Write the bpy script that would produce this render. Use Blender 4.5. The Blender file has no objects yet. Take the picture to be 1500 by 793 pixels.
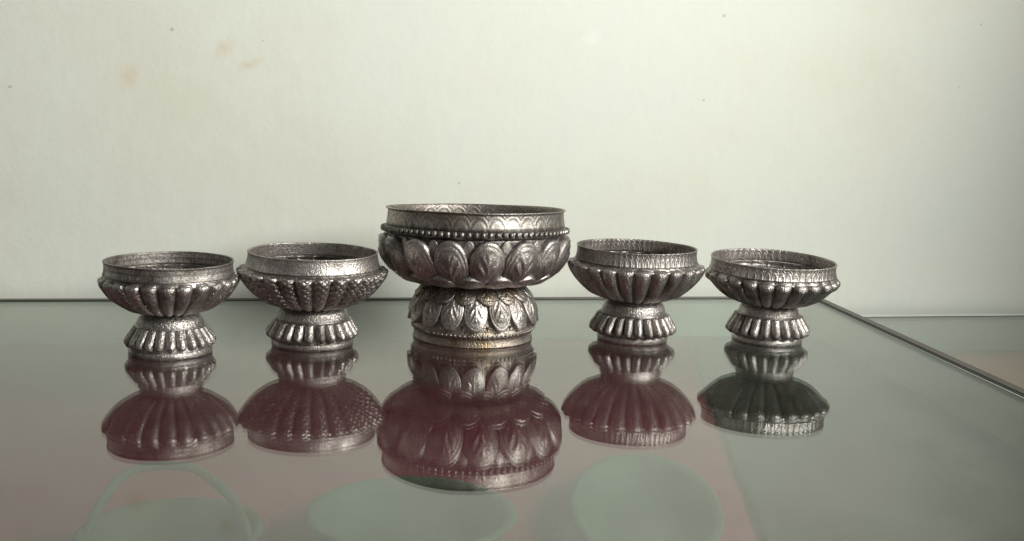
import bpy, bmesh, math, random
from mathutils import Matrix, Vector
random.seed(7)
PI = math.pi
scene = bpy.context.scene
COL = scene.collection

# ------------------------------------------------------------------ camera
cd = bpy.data.cameras.new('camera'); cam = bpy.data.objects.new('camera', cd); COL.objects.link(cam)
cd.sensor_width = 36.0; cd.lens = 35.23; cd.clip_start = 0.01; cd.clip_end = 50
cam.matrix_world = (Matrix.Translation((0, 0, 0.2513)) @ Matrix.Rotation(math.radians(90 - 8.265), 4, 'X')
                    @ Matrix.Rotation(math.radians(2.119), 4, 'Z'))
scene.camera = cam

# ------------------------------------------------------------------ dim room light
w = bpy.data.worlds.new('World'); scene.world = w; w.use_nodes = True
bg = w.node_tree.nodes['Background']
bg.inputs['Color'].default_value = (0.98, 0.99, 0.92, 1); bg.inputs['Strength'].default_value = 0.14

# daylight through a window in the wall to the right of the table
ld = bpy.data.lights.new('window_light', 'AREA'); ld.shape = 'RECTANGLE'; ld.size = 0.62; ld.size_y = 0.85
ld.energy = 53; ld.color = (1.0, 0.995, 0.935)
win = bpy.data.objects.new('window_light', ld); COL.objects.link(win)
win.location = (1.09, 0.28, 0.80)
win.rotation_euler = (0, math.radians(90), 0)

vs = scene.view_settings
vs.view_transform = 'Standard'; vs.look = 'None'; vs.exposure = 0; vs.gamma = 1
scene.cycles.max_bounces = 14; scene.cycles.transparent_max_bounces = 24; scene.cycles.glossy_bounces = 6

# ------------------------------------------------------------------ helpers
def link(o, parent=None):
    COL.objects.link(o)
    if parent: o.parent = parent
    return o
def meshobj(name, verts, faces, mat, parent=None, smooth=True, uv=None):
    me = bpy.data.meshes.new(name); me.from_pydata(verts, [], faces); me.update()
    if smooth: me.polygons.foreach_set('use_smooth', [True] * len(me.polygons))
    if uv:
        l = me.uv_layers.new(name='UVMap')
        for lp in me.loops: l.data[lp.index].uv = uv[lp.vertex_index]
    bm = bmesh.new(); bm.from_mesh(me); bmesh.ops.recalc_face_normals(bm, faces=bm.faces); bm.to_mesh(me); bm.free()
    if mat: me.materials.append(mat)
    return link(bpy.data.objects.new(name, me), parent)
def empty(name, loc, rz=0):
    o = bpy.data.objects.new(name, None); o.location = loc; o.rotation_euler = (0, 0, rz); o.empty_display_size = .02
    return link(o)
def tag(o, label=None, cat=None, group=None, kind=None):
    for k, v in (('label', label), ('category', cat), ('group', group), ('kind', kind)):
        if v: o[k] = v
    return o
def prism(name, pts, z0, z1, mat, parent=None, bevel=0):
    n = len(pts)
    v = [(x, y, z0) for x, y in pts] + [(x, y, z1) for x, y in pts]
    f = [tuple(range(n))[::-1], tuple(range(n, 2 * n))] + [(i, (i + 1) % n, n + (i + 1) % n, n + i) for i in range(n)]
    o = meshobj(name, v, f, mat, parent, smooth=False)
    if bevel:
        bm = bmesh.new(); bm.from_mesh(o.data)
        bmesh.ops.bevel(bm, geom=list(bm.edges), offset=bevel, segments=2, affect='EDGES', profile=.6)
        bm.to_mesh(o.data); bm.free()
    return o

class Nodes:
    def __init__(s, name):
        s.m = bpy.data.materials.new(name); s.m.use_nodes = True; s.t = s.m.node_tree; s.t.nodes.clear()
        s.out = s.n('ShaderNodeOutputMaterial')
    def n(s, typ, **kw):
        nd = s.t.nodes.new(typ)
        for k, v in kw.items():
            if k[0] == '_': setattr(nd, k[1:], v)
            else: s.set(nd, k.replace('__', ' '), v)
        return nd
    def set(s, nd, k, v):
        sock = nd.inputs[int(k[1:])] if k[0] == 'i' and k[1:].isdigit() else nd.inputs[k]
        if hasattr(v, 'is_output'): s.t.links.new(v, sock)
        else: sock.default_value = v
    def math(s, op, a, b=0.0, c=0.0):
        nd = s.n('ShaderNodeMath', _operation=op, i0=a, i1=b)
        s.set(nd, 'i2', c); return nd.outputs[0]
    def ramp(s, fac, stops):
        r = s.n('ShaderNodeValToRGB', Fac=fac); e = r.color_ramp.elements
        e[0].position, e[0].color = stops[0]; e[1].position, e[1].color = stops[-1]
        for p, c in stops[1:-1]: q = e.new(p); q.color = c
        return r.outputs[0]
    def mix(s, fac, a, b, blend='MIX'):
        nd = s.n('ShaderNodeMix', _data_type='RGBA', _blend_type=blend)
        s.set(nd, 'i0', fac); s.set(nd, 'i6', a); s.set(nd, 'i7', b); return nd.outputs[2]
    def surf(s, sh): s.t.links.new(sh, s.out.inputs['Surface'])
def g(v, a=1): return (v, v, v, a)

# ------------------------------------------------------------------ materials
def silver(name, pattern, scale, depth, tone=1.0, brown=0.0):
    N = Nodes(name)
    tc = N.n('ShaderNodeTexCoord'); oi = N.n('ShaderNodeObjectInfo')
    rnd = N.math('MULTIPLY', oi.outputs['Random'], 3.7)
    off = N.n('ShaderNodeVectorMath', _operation='ADD', i0=tc.outputs['Object'])
    cx = N.n('ShaderNodeCombineXYZ', X=rnd, Y=rnd, Z=rnd); N.set(off, 'i1', cx.outputs[0])
    co = off.outputs[0]
    uv = N.n('ShaderNodeSeparateXYZ', Vector=tc.outputs['UV']); U, V = uv.outputs[0], uv.outputs[1]
    big = N.n('ShaderNodeTexNoise', Vector=co, Scale=34, Detail=5, Roughness=.62).outputs[0]
    fine = N.n('ShaderNodeTexNoise', Vector=co, Scale=420, Detail=4, Roughness=.7).outputs[0]
    if pattern == 'stipple':
        v = N.n('ShaderNodeTexVoronoi', Vector=co, Scale=scale, Randomness=.85)
        h = N.math('SMOOTH_MIN', v.outputs[0], .55, .2)
        h = N.math('ADD', N.math('MULTIPLY', h, 1.6), N.math('MULTIPLY', fine, .3))
    elif pattern == 'diamond':
        a = N.math('SINE', N.math('MULTIPLY', N.math('ADD', N.math('MULTIPLY', U, .62), V), scale))
        b = N.math('SINE', N.math('MULTIPLY', N.math('SUBTRACT', N.math('MULTIPLY', U, .62), V), scale))
        h = N.math('ADD', N.math('ABSOLUTE', N.math('MULTIPLY', a, b)), N.math('MULTIPLY', fine, .5))
    elif pattern == 'meander':      # key-like squares on the rim band
        br = N.n('ShaderNodeTexBrick', _offset=.5, Vector=tc.outputs['UV'], Scale=1.0, Mortar__Size=.10, Brick__Width=1.0, Row__Height=.5)
        N.t.links.new(N.n('ShaderNodeMapping', Vector=tc.outputs['UV'], Scale=(scale, 1, 1)).outputs[0], br.inputs['Vector'])
        h = N.math('ADD', br.outputs['Fac'], N.math('MULTIPLY', fine, .7))
    elif pattern == 'arch':         # row of round headed arches
        fu = N.math('SUBTRACT', N.math('FRACT', N.math('MULTIPLY', U, scale)), .5)
        d = N.math('ADD', N.math('POWER', N.math('ABSOLUTE', N.math('MULTIPLY', fu, 2.0)), 2.0), N.math('POWER', N.math('ABSOLUTE', N.math('MULTIPLY', V, 1.25)), 2.0))
        ring = N.math('PINGPONG', N.math('MULTIPLY', d, 1.15), .5)
        h = N.math('ADD', N.math('MULTIPLY', ring, 1.0), N.math('MULTIPLY', fine, .7))
    elif pattern == 'scroll':
        wv = N.n('ShaderNodeTexWave', _wave_type='RINGS', Scale=scale, Distortion=9, Detail=2)
        N.t.links.new(co, wv.inputs['Vector'])
        h = N.math('ADD', N.math('MULTIPLY', wv.outputs['Fac'], .6), N.math('MULTIPLY', fine, .7))
    else:
        h = fine
    bp = N.n('ShaderNodeBump', Strength=.85, Distance=depth, Height=h)
    dent = N.n('ShaderNodeBump', Strength=.5, Distance=.0008, Height=big, Normal=bp.outputs[0])
    t = tone
    col = N.ramp(big, [(.30, (.17 * t, .148 * t, .132 * t, 1)), (.46, (.43 * t, .395 * t, .372 * t, 1)), (.66, (.66 * t, .615 * t, .59 * t, 1))])
    grain = N.ramp(fine, [(.36, g(.50)), (.60, g(1.0))])
    col = N.mix(1.0, col, grain, 'MULTIPLY')
    var = N.math('ADD', N.math('MULTIPLY', oi.outputs['Random'], .2), .86)
    vc = N.n('ShaderNodeCombineXYZ', X=var, Y=var, Z=var)
    col = N.mix(1.0, col, vc.outputs[0], 'MULTIPLY')
    if pattern in ('meander', 'arch', 'diamond'):
        lines = br.outputs['Fac'] if pattern == 'meander' else (N.math('SUBTRACT', 1.0, N.math('MULTIPLY', ring, 2.0)) if pattern == 'arch' else N.ramp(N.math('ABSOLUTE', N.math('MULTIPLY', a, b)), [(.0, g(1)), (.35, g(0))]))
        col = N.mix(N.math('MULTIPLY', lines, .38), col, (.07, .062, .05, 1))
    if brown:
        st = N.n('ShaderNodeTexNoise', Vector=co, Scale=17, Detail=4, Roughness=.6).outputs[0]
        m = N.ramp(st, [(.45, g(0)), (.62, g(brown))])
        col = N.mix(m, col, (.20, .145, .085, 1))
    rough = N.ramp(big, [(.3, g(.58)), (.7, g(.39))])
    p = N.n('ShaderNodeBsdfPrincipled', Base__Color=col, Metallic=1.0, Roughness=rough, Normal=dent.outputs[0])
    N.surf(p.outputs[0]); return N.m

def simple(name, col, rough=.5, metal=0., bump=0., bscale=300., var=.12):
    N = Nodes(name); tc = N.n('ShaderNodeTexCoord')
    nz = N.n('ShaderNodeTexNoise', Vector=tc.outputs['Object'], Scale=bscale, Detail=5, Roughness=.65).outputs[0]
    lo = N.n('ShaderNodeTexNoise', Vector=tc.outputs['Object'], Scale=14, Detail=3).outputs[0]
    c = N.mix(1.0, (*col, 1), N.ramp(lo, [(.3, g(1 - var)), (.7, g(1))]), 'MULTIPLY')
    c = N.mix(1.0, c, N.ramp(nz, [(.3, g(1 - var)), (.7, g(1))]), 'MULTIPLY')
    p = N.n('ShaderNodeBsdfPrincipled', Base__Color=c, Metallic=metal, Roughness=rough)
    if bump:
        b = N.n('ShaderNodeBump', Strength=.8, Distance=bump, Height=nz); N.set(p, 'Normal', b.outputs[0])
    N.surf(p.outputs[0]); return N.m

def glass_mat():
    N = Nodes('glass'); ge = N.n('ShaderNodeNewGeometry'); tc = N.n('ShaderNodeTexCoord')
    # both faces of the pane act as air-to-glass interfaces
    ior = N.math('ADD', N.math('MULTIPLY', ge.outputs['Backfacing'], 1 / 1.5 - 1.5), 1.5)
    fr = N.n('ShaderNodeFresnel', IOR=ior)
    tr = N.n('ShaderNodeBsdfTransparent', Color=(.91, .97, .92, 1))
    gl = N.n('ShaderNodeBsdfGlossy', Color=(1, 1, 1, 1), Roughness=.012)
    mx = N.n('ShaderNodeMixShader', i0=fr.outputs[0], i1=tr.outputs[0], i2=gl.outputs[0])
    # thin film of dust and wiped smears
    a = N.n('ShaderNodeTexNoise', Vector=tc.outputs['Object'], Scale=9, Detail=6, Roughness=.7).outputs[0]
    b = N.n('ShaderNodeTexVoronoi', Vector=tc.outputs['Object'], Scale=55, Randomness=1).outputs[0]
    speck = N.ramp(b, [(.0, g(.35)), (.035, g(0))])
    film = N.math('ADD', N.math('MULTIPLY', N.ramp(a, [(.35, g(0)), (.75, g(1))]), .024), N.math('MULTIPLY', speck, .6))
    df = N.n('ShaderNodeBsdfDiffuse', Color=(.6, .6, .55, 1))
    m2 = N.n('ShaderNodeMixShader', i0=film, i1=mx.outputs[0], i2=df.outputs[0])
    N.surf(m2.outputs[0]); return N.m

def wall_mat():
    N = Nodes('limewashed_plaster'); tc = N.n('ShaderNodeTexCoord'); co = tc.outputs['Object']
    n1 = N.n('ShaderNodeTexNoise', Vector=co, Scale=2.2, Detail=5, Roughness=.6).outputs[0]
    n2 = N.n('ShaderNodeTexNoise', Vector=co, Scale=130, Detail=5, Roughness=.62).outputs[0]
    st = N.n('ShaderNodeMapping', Vector=co, Scale=(1, 1, .3))
    n3 = N.n('ShaderNodeTexNoise', Vector=st.outputs[0], Scale=85, Detail=4, Roughness=.6).outputs[0]
    n4 = N.n('ShaderNodeTexNoise', Vector=co, Scale=26, Detail=4, Roughness=.55).outputs[0]
    n5 = N.n('ShaderNodeTexNoise', Vector=co, Scale=7, Detail=3, Roughness=.5).outputs[0]
    col = N.ramp(n1, [(.3, (.70, .69, .61, 1)), (.5, (.72, .74, .67, 1)), (.72, (.695, .735, .685, 1))])
    col = N.mix(.5, col, N.mix(1.0, col, N.ramp(n3, [(.3, g(.95)), (.7, g(1))]), 'MULTIPLY'))
    warp = N.n('ShaderNodeTexNoise', Vector=co, Scale=30, Detail=4, Roughness=.65)
    def blob(x, z, rx, rz, rot, c, amt, soft=.6, warpamt=.03):
        nonlocal col
        wv = N.n('ShaderNodeVectorMath', _operation='MULTIPLY_ADD', i0=warp.outputs['Color'], i1=(warpamt,) * 3, i2=co)
        sh = N.n('ShaderNodeVectorMath', _operation='SUBTRACT', i0=wv.outputs[0], i1=(x + warpamt / 2, warpamt / 2, z + warpamt / 2))
        ro = N.n('ShaderNodeVectorRotate', _rotation_type='Y_AXIS', Vector=sh.outputs[0], Angle=math.radians(rot))
        sc = N.n('ShaderNodeVectorMath', _operation='MULTIPLY', i0=ro.outputs[0], i1=(1 / rx, 0, 1 / rz))
        ln = N.n('ShaderNodeVectorMath', _operation='LENGTH', i0=sc.outputs[0])
        m = N.ramp(ln.outputs['Value'], [(1 - soft, g(amt)), (1.0, g(0))])
        col = N.mix(m, col, c)
    ochre = (.62, .52, .33, 1)
    blob(-.525, .2965, .020, .026, 0, ochre, .42, .9)
    blob(-.402, .340, .024, .010, 42, ochre, .42, .9)
    blob(-.368, .318, .024, .010, 28, ochre, .45, .9)
    blob(-.46, .27, .07, .045, -20, ochre, .14, 1.0)
    blob(.112, .382, .020, .012, 10, (.78, .81, .77, 1), .35, .7, .05)
    blob(.098, .388, .012, .007, 30, (.66, .68, .60, 1), .5, .6, .05)
    dark = (.20, .19, .14, 1)
    for x, z, r in ((-.077, .1653, .0030), (-.4706, .3608, .0040), (.2957, .2989, .0032), (.763, .4378, .0026), (-.6718, .2758, .0034), (-.353, .352, .002), (.7343, .3386, .002), (.32, .425, .004), (.56, .17, .0018)):
        blob(x, z, r, r * .8, 20, dark, .5, .9, .004)
    blob(.6026, .2385, .0016, .0075, 40, (.6, .62, .55, 1), .5, .6, .002)
    h = N.math('ADD', N.math('MULTIPLY', n2, .35), N.math('ADD', N.math('MULTIPLY', n3, .16), N.math('ADD', N.math('MULTIPLY', n5, 2.5), N.math('MULTIPLY', n4, 1.0))))
    b = N.n('ShaderNodeBump', Strength=.4, Distance=.0018, Height=h)
    p = N.n('ShaderNodeBsdfPrincipled', Base__Color=col, Roughness=.85, Normal=b.outputs[0]); N.set(p, 'Specular IOR Level', .2)
    N.surf(p.outputs[0]); return N.m

def cloth_mat(name, col):
    N = Nodes(name); tc = N.n('ShaderNodeTexCoord'); co = tc.outputs['Object']
    a = N.n('ShaderNodeTexWave', _bands_direction='X', Scale=260, Distortion=1).outputs['Fac']
    b = N.n('ShaderNodeTexWave', _bands_direction='Y', Scale=260, Distortion=1).outputs['Fac']
    for nd in N.t.nodes:
        if nd.bl_idname == 'ShaderNodeTexWave': N.t.links.new(co, nd.inputs['Vector'])
    h = N.math('MULTIPLY', a, b)
    lo = N.n('ShaderNodeTexNoise', Vector=co, Scale=5, Detail=3).outputs[0]
    c = N.mix(1.0, (*col, 1), N.ramp(lo, [(.3, g(.82)), (.7, g(1))]), 'MULTIPLY')
    bu = N.n('ShaderNodeBump', Strength=.5, Distance=.0006, Height=h)
    p = N.n('ShaderNodeBsdfPrincipled', Base__Color=c, Roughness=.9, Normal=bu.outputs[0]); N.set(p, 'Specular IOR Level', .1)
    N.surf(p.outputs[0]); return N.m

M = dict(
    glass=glass_mat(), wall=wall_mat(),
    pink=cloth_mat('pink_cloth', (.15, .018, .040)), pink2=cloth_mat('faded_pink_cloth', (.36, .12, .11)), green=cloth_mat('green_cloth', (.032, .025, .024)),  # second pink is the same cloth with more light painted into its colour
    trim=simple('dark_bronze_strip', (.16, .145, .125), .42, .7, .0002, 220, .3),
    bevel=simple('ground_glass_edge', (.36, .43, .37), .35),  # pale colour painted for the reflection along the bevelled glass edge
    seal=simple('black_rubber', (.018, .017, .016), .6),
    alu=simple('white_strip', (.80, .81, .78), .4, 0., .0001, 200),  # matt white stands in for the bright reflection on an aluminium strip
    panel=simple('grey_green_paint', (.20, .23, .195), .6, 0, .0002, 160),
    wood=simple('dark_wood', (.10, .07, .05), .6, 0, .0002, 120),
    enamel=simple('green_enamel', (.014, .022, .012), .8, 0, .0001, 90),
)

# ------------------------------------------------------------------ wall
WA = 0.23081
wall = prism('wall', [(-1.7, 0), (1.7, 0), (1.7, .08), (-1.7, .08)], -.5, 1.5, M['wall'])
wall.location = (-.0069, 1.4739, 0); wall.rotation_euler = (0, 0, WA)
tag(wall, kind='structure')

# ------------------------------------------------------------------ display cases
def inset(p, d):
    n = len(p); out = []
    for i in range(n):
        a, b, c = Vector(p[i - 1]), Vector(p[i]), Vector(p[(i + 1) % n])
        e1 = (b - a).normalized(); e2 = (c - b).normalized()
        n1 = Vector((-e1.y, e1.x)); n2 = Vector((-e2.y, e2.x))
        m = (n1 + n2); m = m / (m.dot(n1))
        out.append(tuple(b + m * d))
    return out
def display_case(corners, z, label, trim, seal_w, trim_w, depth):
    # corners counter-clockwise from above: back-left, front-left, front-right, back-right
    root = empty('display_case', (0, 0, z - .08))
    tag(root, label, 'display case', 'glass topped cases against the wall')
    Z = .08
    gl = inset(corners, .003)
    prism('glass_top', gl, Z - .0022, Z, M['glass'], root)
    a, b, c2 = corners, inset(corners, trim_w), inset(corners, trim_w + seal_w)
    c3 = inset(corners, trim_w + seal_w + .0022)
    for i in range(4):
        j = (i + 1) % 4
        t = prism('edge_strip', [a[i], a[j], b[j], b[i]], Z + .0003, Z + .0022, trim, root, .0004)
        prism('seal', [b[i], b[j], c2[j], c2[i]], Z + .0003, Z + .0012, M['seal'], t)
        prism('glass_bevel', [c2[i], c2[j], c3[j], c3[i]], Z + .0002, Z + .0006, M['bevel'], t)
    o, ii = inset(corners, .004), inset(corners, .014)
    for i in range(4):
        j = (i + 1) % 4
        prism('side_panel', [o[i], o[j], ii[j], ii[i]], Z - depth - .012, Z - .0024, M['panel'], root)
    prism('base_board', inset(corners, .0145), Z - depth - .011, Z - depth - .003, M['wood'], root)
    return root
BL, FL, FR, BR = (-.95, 1.2215), (-.85, .22), (.595, .25), (.483, 1.5582)
case1 = display_case([BL, FL, FR, BR], 0.0, 'wide glass topped display case carrying five silver bowls', M['trim'], .005, .012, .058)
BL2, FL2, FR2, BR2 = (.4892, 1.5597), (.601, .25), (1.36, .42), (1.25, 1.7385)
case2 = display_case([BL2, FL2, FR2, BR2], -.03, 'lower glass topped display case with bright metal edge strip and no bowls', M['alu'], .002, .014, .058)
def cloth(corners, z, label, mat, d=.016, name='lining_cloth', cat='cloth'):
    c = inset(corners, d); nx, ny = 46, 46; v = []; f = []
    P = [Vector(q) for q in c]
    rr = random.Random(3)
    ph = [(rr.uniform(10, 40), rr.uniform(0, 6.3), rr.uniform(0, 6.3)) for _ in range(5)]
    for j in range(ny + 1):
        for i in range(nx + 1):
            s, t = i / nx, j / ny
            q = (P[0] * (1 - s) + P[3] * s) * (1 - t) + (P[1] * (1 - s) + P[2] * s) * t
            h = sum(math.sin(k * (q.x * math.cos(b) + q.y * math.sin(b)) + a) for k, a, b in ph) * .00022
            v.append((q.x, q.y, z + h))
    for j in range(ny):
        for i in range(nx):
            k = j * (nx + 1) + i; f.append((k, k + nx + 1, k + nx + 2, k + 1))
    o = meshobj(name, v, f, mat)
    so = o.modifiers.new('thick', 'SOLIDIFY'); so.thickness = .0012; so.offset = -1
    return tag(o, label, cat)
cloth([BL, FL, FR, BR], -.0585, 'dull pink cloth lining the case under the five silver bowls', M['pink'])
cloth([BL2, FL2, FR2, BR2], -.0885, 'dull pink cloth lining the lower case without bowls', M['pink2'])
cloth([(.262, 1.474), (.165, .30), (.575, .27), (.466, 1.535)], -.0545,
      'dark green cloth laid over the right part of the pink lining', M['green'], 0, 'green_cloth')

# ------------------------------------------------------------------ profiles
class Prof:
    def __init__(s, pts, n=60):
        P = [Vector(p) for p in pts]; P = [P[0] * 2 - P[1]] + P + [P[-1] * 2 - P[-2]]
        raw = []
        for i in range(1, len(P) - 2):
            for k in range(12):
                t = k / 12; a, b, c, d = P[i - 1:i + 3]
                raw.append(.5 * ((2 * b) + (c - a) * t + (2 * a - 5 * b + 4 * c - d) * t * t + (3 * b - a - 3 * c + d) * t ** 3))
        raw.append(P[-2])
        L = [0]
        for a, b in zip(raw, raw[1:]): L.append(L[-1] + (b - a).length)
        s.raw, s.L, s.len = raw, L, L[-1]
    def at(s, t):           # t in 0..1 -> point
        d = min(max(t, 0), 1) * s.len
        for i in range(len(s.L) - 1):
            if d <= s.L[i + 1]:
                k = (d - s.L[i]) / max(1e-9, s.L[i + 1] - s.L[i]); return s.raw[i].lerp(s.raw[i + 1], k)
        return s.raw[-1]
    def nrm(s, t, sign=1):  # pointing outwards (larger r)
        d = (s.at(min(1, t + .01)) - s.at(max(0, t - .01))).normalized()
        return Vector((d.y, -d.x)) * sign
    def tz(s, z):           # parameter where height z is reached first
        return min(range(401), key=lambda i: abs(s.at(i / 400).y - z)) / 400
    def pts(s, n): return [tuple(s.at(i / n)) for i in range(n + 1)]

def pol(r, th, z): return (r * math.sin(th), -r * math.cos(th), z)

def lathe(name, prof, seg, mat, parent, closed=False, wob=0.0, fn=None, seed=0, uvz=None, cap=False):
    rr = random.Random(seed); a = [rr.uniform(0, 6.3) for _ in range(4)]
    v, f, uv = [], [], []
    m = len(prof)
    for k in range(seg + 1):
        th = 2 * PI * k / seg
        wr = wob * (math.sin(2 * th + a[0]) + .6 * math.sin(3 * th + a[1]) + .35 * math.sin(7 * th + a[2]))
        wz = wob * .7 * (math.sin(2 * th + a[3]) + .5 * math.sin(5 * th + a[1]))
        for i, (r, z) in enumerate(prof):
            dr = fn(i, th) if fn else 0
            v.append(pol(max(r + dr + wr * (r > .012), 0.00001), th, z + wz * (r > .012)))
            if uvz: uv.append((k / seg, (z - uvz[0]) / (uvz[1] - uvz[0])))
            else: uv.append((k / seg, i / m))
    for k in range(seg):
        for i in range(m if closed else m - 1):
            j = (i + 1) % m
            f.append((k * m + i, (k + 1) * m + i, (k + 1) * m + j, k * m + j))
    if cap: f.append(tuple(k * m for k in range(seg)))
    o = meshobj(name, v, f, mat, parent, uv=uv)
    bm = bmesh.new(); bm.from_mesh(o.data); bmesh.ops.remove_doubles(bm, verts=bm.verts, dist=1e-6)
    bmesh.ops.recalc_face_normals(bm, faces=bm.faces); bm.to_mesh(o.data); bm.free()
    return o

def copies(o, n, start, name=None, jitter=0.0):
    """n pieces round the axis; the first is o itself, all share its mesh"""
    rr = random.Random(n); out = []
    for k in range(n):
        c = o if k == 0 else o.copy()
        if k: COL.objects.link(c); c.parent = o.parent
        c.rotation_euler = (rr.uniform(-1, 1) * jitter * .15, rr.uniform(-1, 1) * jitter * .15, start + 2 * PI * k / n + rr.uniform(-1, 1) * jitter)
        out.append(c)
    return out

def lobe(name, P, t0, t1, n, A, mat, parent, sign=1, knob=0.0, endlow=.25, fill=.97, round_hi=.16, round_lo=.0, zoff=0):
    nu, nv = 14, 26; v, f, uv = [], [], []
    for j in range(nv + 1):
        b = j / nv; t = t0 + (t1 - t0) * b
        p = P.at(t); nm = P.nrm(t, sign)
        wd = 1.0; amp = A * (endlow + (1 - endlow) * min(1, b / .55) ** .8)
        if b > 1 - round_hi:
            q = math.sqrt(max(0, 1 - ((b - 1 + round_hi) / round_hi) ** 2)); wd *= .25 + .75 * q; amp *= q
        if round_lo and b < round_lo:
            q = math.sqrt(max(0, 1 - ((round_lo - b) / round_lo) ** 2)); wd *= .25 + .75 * q; amp *= q
        if knob: amp += A * knob * math.exp(-((b - (1 - round_hi * 1.1)) / .10) ** 2) * (math.sqrt(max(0, 1 - ((b - 1 + round_hi) / round_hi) ** 2)) if b > 1 - round_hi else 1)
        for i in range(nu + 1):
            a = -1 + 2 * i / nu
            th = a * PI / n * fill * wd
            h = amp * max(0, 1 - abs(a) ** 2.0) ** .52 - (.0006 if abs(a) > .99 else 0) - (.0008 if j in (0, nv) else 0)
            v.append(pol(p.x + nm.x * h, th, p.y + nm.y * h - zoff)); uv.append((a * .5 + .5, b * P.len / .03))
    for j in range(nv):
        for i in range(nu):
            k = j * (nu + 1) + i; f.append((k, k + 1, k + nu + 2, k + nu + 1))
    return meshobj(name, v, f, mat, parent, uv=uv)

def petal(name, P, tc, th_, half_w, lift, dome, mat, parent, sign=1, zoff=0, tip=1, leaf=.0007, ridge=.0007, tiplift=0.0):
    """a lotus petal lying on profile P: centre tc, half length th_ (in t), rounded end towards tip"""
    nq, na = 16, 40; v, f = [], []
    rows = [k / nq for k in range(1, nq + 1)] + [1.02, 1.0]
    def vert(q, ph, skirt=0.0):
        s = math.cos(ph) * tip; t_ = math.sin(ph)
        wfac = 1 - .08 * (-math.cos(ph)) * 1.0 if math.cos(ph) < 0 else 1.0 - .02 * math.cos(ph)
        sx = s * q; x = half_w * t_ * q * wfac
        t = tc + th_ * sx; p = P.at(t); nm = P.nrm(t, sign)
        qq = min(q, 1)
        h = lift + tiplift * (.5 + .5 * sx * tip) + dome * (1 - qq ** 2.2)
        h += ridge * math.exp(-((qq - .93) / .045) ** 2) + ridge * .6 * math.exp(-((qq - .76) / .04) ** 2)
        if qq < .7:
            k = min(1, (.7 - qq) / .12); xa = abs(x) / half_w; sy = sx * tip
            rib = math.exp(-(xa / .09) ** 2) * (sy < .55)
            br = max(0, math.sin(17 * (sy * .75 - xa * .95) + 4 * xa * xa)) * (xa > .08)
            h += leaf * k * (.9 * rib + .85 * br)
        h -= skirt
        return pol(p.x + nm.x * h, x / max(P.at(tc).x * .35 + p.x * .65, .01), p.y + nm.y * h - zoff)
    v.append(vert(0, 0))
    for qi, q in enumerate(rows):
        for k in range(na): v.append(vert(q, 2 * PI * k / na, (lift + tiplift + .001) if qi == nq + 1 else (.0004 if qi == nq else 0)))
    for k in range(na): f.append((0, 1 + k, 1 + (k + 1) % na))
    for r in range(len(rows) - 1):
        for k in range(na):
            a, b = 1 + r * na + k, 1 + r * na + (k + 1) % na
            f.append((a, a + na, b + na, b))
    return meshobj(name, v, f, mat, parent)

def bead_row(name, n, R, z, rx, rz, mat, parent):
    v, f = [], []
    for k in range(n):
        th = 2 * PI * k / n; b0 = len(v)
        nl, na = 4, 6
        for i in range(1, nl):
            la = -PI / 2 + PI * i / nl
            for j in range(na):
                az = 2 * PI * j / na
                v.append(pol(R + rx * math.cos(la) * math.cos(az), th + rx * math.cos(la) * math.sin(az) / R, z + rz * math.sin(la)))
        for i in range(nl - 2):
            for j in range(na): f.append((b0 + i * na + j, b0 + i * na + (j + 1) % na, b0 + (i + 1) * na + (j + 1) % na, b0 + (i + 1) * na + j))
        f.append(tuple(b0 + j for j in range(na))[::-1]); f.append(tuple(b0 + (nl - 2) * na + j for j in range(na)))
    o = meshobj(name, v, f, mat, parent); o['kind'] = 'stuff'; return o

def dart_row(name, n, R, z, h, w_, dep, mat, parent, phase=0):
    v, f = [], []
    for k in range(n):
        th = 2 * PI * (k + .5) / n + phase; b = len(v)
        v += [pol(R, th - w_ / R, z + h), pol(R, th + w_ / R, z + h), pol(R + dep, th, z + h * .85), pol(R - dep * .2, th, z - h)]
        f += [(b, b + 2, b + 1), (b, b + 3, b + 2), (b + 2, b + 3, b + 1), (b, b + 1, b + 3)]
    o = meshobj(name, v, f, mat, parent, smooth=False); o['kind'] = 'stuff'; return o

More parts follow.
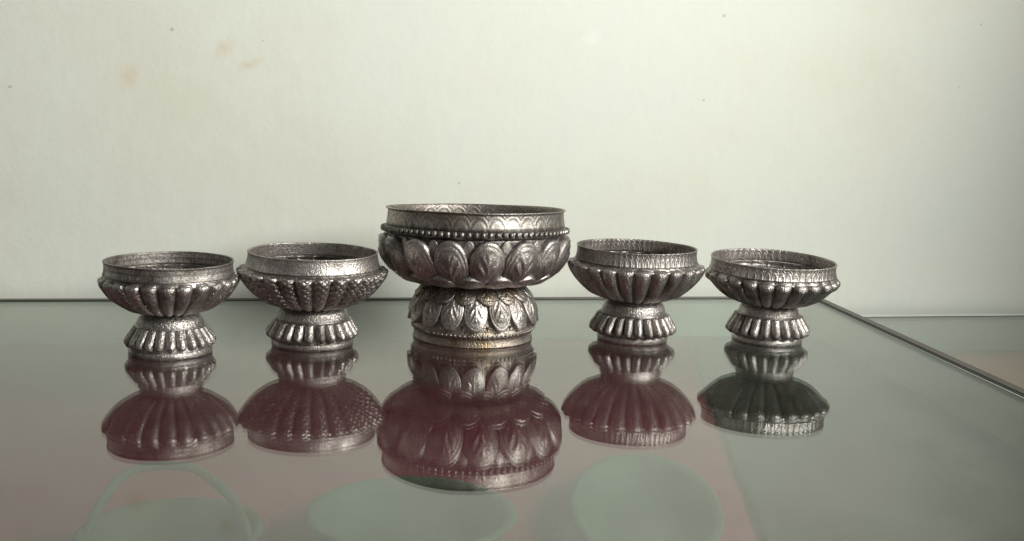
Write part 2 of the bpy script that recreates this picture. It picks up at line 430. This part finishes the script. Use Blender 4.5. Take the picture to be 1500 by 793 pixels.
# ------------------------------------------------------------------ the bowls
def small_bowl(i, loc, rz, label, R, H, zc, Rc, outer, n, A, knob, lobemat, bandmat, rn, zn, rb, rf, nf, zr, zlo, foot_top, tilt, plain, fA, phase=0):
    root = empty('pedestal_bowl', loc, rz); tag(root, label, 'bowl', 'small silver pedestal bowls')
    dz = .005
    outer = [(r, z + dz * (zc - z) / (zc - zn)) for r, z in outer]
    foot_top = [(r, z if z <= zr else zr + (z - zr) * (zn + dz - zr) / (zn - zr)) for r, z in foot_top]; zn += dz
    # ---- cup: groove surface lies A inside the lobe silhouette
    O = Prof(outer)
    def inward(t):
        nm = O.nrm(max(.02, t - .04)) + O.nrm(t) + O.nrm(min(.9, t)) + Vector((1.6, .25)); return nm.normalized()
    def deep(t): return A * (.25 + .75 * min(1, t / .5) ** .8) * (1 if t < .8 else 1 - .62 * (t - .8) / .2)
    groove = []
    for k in range(25):
        t = k / 24; p = O.at(t); nm = inward(t); d = deep(t)
        groove.append((p.x - nm.x * d, p.y - nm.y * d))
    G = Prof(groove)
    gp = [(max(rn - .002, .01), zn - .003)] + G.pts(26) + [(Rc - .0004, zc)]
    inner = [(r - .0014, z) for r, z in gp[::-1] if z > zn + .004]
    ni = len(gp)
    inner += [(inner[-1][0] * .6, zn + .0045), (.00001, zn + .004)]
    bot = [(.00001, zn - .003)]
    prof = bot + gp + inner
    def fn(k, th):
        if k <= ni + 1 or k > ni + len(inner) - 4: return 0
        q = (k - ni) / len(inner); e = math.sin(min(1, q * 1.25) * PI) ** .6 if q < .8 else 0
        return A * .8 * e * abs(math.cos(n * th / 2)) ** .7
    prof = [(r, z - zn) for r, z in prof]
    cup = lathe('cup', prof, n * 8, plain, root, wob=.0003, fn=fn, seed=i)
    cup.location = (0, 0, zn); cup.rotation_euler = (tilt[1], -tilt[0], 0)
    # ---- rim band with a rolled lip
    th = .0013
    band = [(Rc, zc - zn), (Rc + .0007, zc + .0006 - zn), (Rc + .0002, zc + .0016 - zn)]
    for k in range(7):
        q = k / 6; band.append((Rc + (R - Rc) * q - .0006 * math.sin(q * PI), zc + .002 + (H - zc - .0035) * q - zn))
    band += [(R + .0006, H - .0008 - zn), (R + .0003, H - zn), (R - th, H - .0001 - zn)]
    for k in range(6):
        q = 1 - k / 5; band.append((Rc + (R - Rc) * q - th, zc + (H - zc - .0015) * q - zn))
    lathe('rim_band', band, 144, bandmat, cup, closed=True, wob=.00035, seed=i + 20, uvz=(zc + .002 - zn, H - .001 - zn))
    # ---- lobes on the cup
    nu, nv, rh = 14, 34, .17; v, f, uv = [], [], []
    for jj in range(nv + 1):
        b = jj / nv; t = .05 + .92 * b; p = O.at(t); nm = inward(t); d = deep(t); q = 1.0
        if b > 1 - rh: q = math.sqrt(max(0, 1 - ((b - 1 + rh) / rh) ** 2))
        kn = A * knob * math.exp(-((b - .84) / .085) ** 2) * q
        for ii in range(nu + 1):
            a = -1 + 2 * ii / nu
            sh = max(0, 1 - a * a) ** .55
            h = -d + (d * q + kn) * sh - (.0006 if abs(a) > .99 or jj in (0, nv) else 0)
            v.append(pol(p.x + nm.x * h, a * PI / n * .96 * (.35 + .65 * q), p.y + nm.y * h - zn)); uv.append((a * .5 + .5, b * O.len / .03))
    for jj in range(nv):
        for ii in range(nu):
            k = jj * (nu + 1) + ii; f.append((k, k + 1, k + nu + 2, k + nu + 1))
    lb = meshobj('lobe', v, f, lobemat, cup, uv=uv)
    copies(lb, n, phase, jitter=.010)
    top = G.at(.985)
    dart_row('dart_row', n, top.x - .0005, top.y - zn - .0012, .0018, .0010, .0010, plain, cup, phase)
    # ---- foot
    ft = [(.00001, .0012), (rb - .006, .0012), (rb - .004, 0.0), (rb - .0006, 0.0), (rb, .0006), (rb + .0003, zlo * .5), (rb - .0002, zlo - .0015), (rb - .0012, zlo - .0008)]
    surf = [(rb - .002, zlo)] + foot_top
    F = Prof(surf); zt = F.tz(zr)
    ft += F.pts(34)
    foot = lathe('foot', ft + [(.00001, ft[-1][1])], 144, M['silver_foot'], root, wob=.0002, seed=i + 40)
    fl = lobe('foot_lobe', F, 0.0, zt * .96, nf, rf - rb + .0022, M['silver_foot'], foot, sign=1, endlow=1.0, round_hi=.06, round_lo=.42, fill=.97)
    # foot lobes swell towards their lower end
    for vx in fl.data.vertices:
        r = math.hypot(vx.co.x, vx.co.y); q = min(1, max(0, 1 - (vx.co.z - zlo) / (zr - zlo)))
        base = F.at(zt * (1 - q)).x
        if r > base:
            s = (base + (r - base) * (.40 + 1.05 * q)) / r
            vx.co.x *= s; vx.co.y *= s
    copies(fl, nf, .05, jitter=.012)
    rz_ = F.at(zt)
    lathe('ridge', [(rz_.x - .001, rz_.y - .0012), (rz_.x + .0008, rz_.y - .0008), (rz_.x + .0011, rz_.y), (rz_.x + .0006, rz_.y + .0008), (rz_.x - .001, rz_.y + .0010)], 120, plain, foot, closed=True)
    return root

M['plain'] = silver('worn_silver', 'scroll', 90, .0004, .85)
M['silver_foot'] = silver('stippled_foot_silver', 'stipple', 470, .0007, .95)

b1 = small_bowl(1, (-.3587, 1.0382, 0), .03, 'smallest silver pedestal bowl, with plump lobes and a key pattern rim band',
    .065, .0985, .0837, .0655, [(.0268, .0378), (.0309, .039), (.0422, .0428), (.0528, .0502), (.0617, .0586), (.0676, .0680), (.0712, .0755), (.0708, .0800), (.0672, .0836)], 24, .0072, .0,
    silver('lobe_silver_fine', 'stipple', 430, .0006, 1.05), silver('band_silver_key', 'meander', 48, .0011, 1.15), .0262, .0378, .0426, .0468, 24, .0298, .0078,
    [(.0395, .015), (.0368, .022), (.0345, .0285), (.0342, .0310), (.0322, .0345), (.0262, .0378)], (-.0016, .0047), M['plain'], .0036)
b2 = small_bowl(2, (-.2213, 1.1033, 0), .08, 'small silver pedestal bowl whose lobes carry a diamond lattice, with sharply flared shoulder',
    .0707, .105, .0885, .0732, [(.0318, .0372), (.0436, .0410), (.0570, .0476), (.0690, .0584), (.0780, .0712), (.0830, .0815), (.0822, .0858), (.0752, .0886)], 26, .0072, .06,
    silver('lobe_silver_lattice', 'diamond', 10.5, .0011, 1.05), silver('band_silver_dots', 'stipple', 470, .0004, 1.15), .032, .0378, .0447, .0525, 24, .0298, .0078,
    [(.0415, .014), (.0400, .021), (.0392, .0285), (.0386, .0320), (.0368, .0352), (.032, .0378)], (-.0052, .0131), M['plain'], .0036)
b4 = small_bowl(4, (.1485, 1.1939, 0), .0, 'tallest of the small silver pedestal bowls, with long straight close-set flutes',
    .0711, .1131, .0966, .0722, [(.0312, .043), (.0342, .0442), (.0445, .0477), (.0580, .0545), (.0695, .066), (.0780, .0780), (.0824, .0880), (.0818, .0930), (.0745, .0966)], 24, .0084, .0,
    silver('lobe_silver_grain', 'stipple', 460, .0007, 1.0), silver('band_silver_tongues', 'arch', 70, .0008, 1.1), .0312, .043, .0424, .0515, 24, .0328, .0085,
    [(.0405, .016), (.0392, .024), (.0385, .0325), (.0380, .0365), (.0360, .0402), (.0312, .043)], (-.0027, .0088), M['plain'], .0036)
b5 = small_bowl(5, (.3177, 1.2165, 0), -.05, 'small silver pedestal bowl with knob-ended lobes, nearest the corner of the glass top',
    .0746, .1016, .0864, .0755, [(.0302, .0412), (.043, .0440), (.0560, .0498), (.0668, .0594), (.0742, .0690), (.0796, .0765), (.0800, .0815), (.0768, .0862)], 24, .0072, .30,
    silver('lobe_silver_dull', 'stipple', 460, .0006, .95), silver('band_silver_leaves', 'arch', 58, .0009, 1.15), .0302, .0415, .0425, .0500, 22, .0330, .0080,
    [(.0405, .015), (.0390, .022), (.0375, .0305), (.0365, .0345), (.0345, .0385), (.0302, .0415)], (-.012, .0384), M['plain'], .0036)

def big_bowl():
    root = empty('lotus_bowl', (-.0442, 1.1762, 0), -.02)
    tag(root, 'large silver lotus bowl with engraved petals and beaded bands, taller than its neighbours', 'bowl')
    zn = .0680
    MP = silver('petal_silver', 'stipple', 520, .00035, 1.05); MB = silver('bowl_ground_silver', 'stipple', 420, .0004, .45)  # ground tone lowered to paint in the shade between petals
    MR = silver('band_silver_lotus', 'arch', 34, .0007, 1.0, brown=.5); MN = silver('brown_stained_silver', 'stipple', 420, .0007, .95, brown=.9)
    C = Prof([(.0545, .0680), (.0575, .0697), (.070, .0738), (.0835, .0825), (.0950, .0965), (.1010, .1095), (.1035, .1235)])
    outp = C.pts(30); inn = [(r - .0018, z) for r, z in outp[::-1] if z > .0745] + [(.05, .0740), (.00001, .0735)]
    prof = [(.00001, .0655), (.052, .0655)] + outp + inn
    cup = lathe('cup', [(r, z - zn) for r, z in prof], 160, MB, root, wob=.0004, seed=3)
    cup.location = (0, 0, zn); cup.rotation_euler = (-.0316, -.0135, 0)
    # bead flange, beads, rim band
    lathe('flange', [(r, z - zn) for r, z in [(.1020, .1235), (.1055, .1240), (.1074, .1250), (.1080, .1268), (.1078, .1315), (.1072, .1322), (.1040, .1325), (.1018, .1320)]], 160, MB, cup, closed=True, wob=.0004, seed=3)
    bead_row('bead_row', 88, .1088, .1290 - zn, .0027, .0038, M['plain'], cup)
    band = [(.1045, .1322), (.1056, .1325), (.1052, .1370), (.1042, .1430), (.1037, .1490), (.1042, .1512), (.1056, .1516), (.1062, .1523), (.1056, .1530), (.1032, .1529), (.1022, .1500), (.1026, .1430), (.1032, .1360), (.1032, .1322)]
    lathe('rim_band', [(r, z - zn) for r, z in band], 160, MR, cup, closed=True, wob=.0005, seed=3, uvz=(.1322 - zn, .150 - zn))
    off = PI / 16
    t_lo, t_hi = C.tz(.0765), C.tz(.1228)
    p1 = petal('petal', C, (t_lo + t_hi) / 2, (t_hi - t_lo) / 2, .0182, .0046, .0062, MP, cup, zoff=zn, tiplift=.0040, leaf=.0019, ridge=.0016)
    copies(p1, 16, off, jitter=.012)
    p0 = petal('dart', C, C.tz(.111), C.tz(.1225) - C.tz(.111), .0062, .0022, .0012, MP, cup, zoff=zn, leaf=.0003, ridge=.0004)
    copies(p0, 16, 0, jitter=.01)
    t0, t1 = .03, C.tz(.0865)
    p2 = petal('lower_petal', C, (t0 + t1) / 2, (t1 - t0) / 2, .0172, .0012, .0026, MP, cup, zoff=zn, tiplift=.0108, leaf=.0006, ridge=.0008)
    copies(p2, 16, 0, jitter=.012)
    # foot
    Fp = Prof([(.0708, .0168), (.0702, .024), (.0676, .036), (.0630, .048), (.0570, .0590), (.0515, .0665), (.0500, .0695)])
    ft = [(.00001, .0015), (.064, .0015), (.066, 0.0), (.0702, 0.0), (.0716, .0005), (.0718, .0016), (.0708, .0022), (.0704, .007), (.0702, .0106), (.0718, .0113), (.0724, .0126), (.0722, .0158)]
    foot = lathe('foot', ft + Fp.pts(28) + [(.00001, .0695)], 160, MN, root, wob=.0003, seed=8)
    bead_row('bead_row', 84, .0722, .0140, .0018, .0020, M['plain'], foot)
    ta, tb = Fp.tz(.0195), Fp.tz(.0590)
    q1 = petal('foot_petal', Fp, (ta + tb) / 2, (tb - ta) / 2, .0126, .0018, .0026, MP, foot, tip=-1, tiplift=.0050, leaf=.0013, ridge=.0008)
    copies(q1, 16, .1, jitter=.015)
    ta, tb = Fp.tz(.0465), 1.0
    q2 = petal('upper_foot_petal', Fp, (ta + tb) / 2 - .005, (tb - ta) / 2, .0112, .0004, .0009, MN, foot, tip=-1, tiplift=.0074, leaf=.0008, ridge=.0012)
    copies(q2, 16, .1 + off, jitter=.015)
    dart_row('dart_row', 16, .0710, .0215, .0035, .0026, .0022, M['plain'], foot, .1)
    return root
big_bowl()

# ------------------------------------------------------------------ enamel dishes inside the case
def dish(loc, rx, ry, h, rz, label):
    prof = Prof([(.55, 0), (.72, .08), (.86, .45), (.94, .85), (1.0, 1.0)])
    pts = [(.0001, .02), (.5, .02)] + prof.pts(12) + [(1.03, 1.02), (1.0, 1.06)] + [(r - .05, z + .06) for r, z in prof.pts(10)[::-1]] + [(.0001, .1)]
    o = lathe('enamel_dish', [(r, z * h) for r, z in pts], 64, M['enamel'], None)
    for v in o.data.vertices: v.co.x *= rx; v.co.y *= ry
    o.location = loc; o.rotation_euler = (0, 0, rz)
    return tag(o, label, 'dish', 'green dishes inside the case')
FZ = -.0578
d1 = dish((-.2263, .6503, FZ), .060, .060, .026, 0, 'round green dish with bail handle seen dimly through the glass')
dish((-.0653, .690, FZ), .074, .070, .030, .1, 'widest green dish without handle seen dimly through the glass')
dish((.1091, .735, FZ), .056, .115, .026, -.1, 'long oval green dish seen dimly through the glass')
# bail handle of the first dish
pts = [(-.2820, .640, -.036), (-.2835, .668, -.022), (-.2815, .712, -.013), (-.2640, .724, -.012), (-.2400, .725, -.012), (-.2235, .716, -.013), (-.1800, .668, -.022), (-.1702, .640, -.036)]
cu = bpy.data.curves.new('handle', 'CURVE'); cu.dimensions = '3D'; cu.bevel_depth = .0034; cu.bevel_resolution = 3
sp = cu.splines.new('NURBS'); sp.points.add(len(pts) - 1); sp.use_endpoint_u = True; sp.order_u = 3
for q, p in zip(sp.points, pts): q.co = (p[0] + .2263, p[1] - .6503, p[2] - FZ, 1)
tmp = bpy.data.objects.new('tmp', cu); COL.objects.link(tmp)
dg = bpy.context.evaluated_depsgraph_get(); me = bpy.data.meshes.new_from_object(tmp.evaluated_get(dg))
bpy.data.objects.remove(tmp); me.materials.clear(); me.materials.append(M['enamel'])
link(bpy.data.objects.new('handle', me), d1)
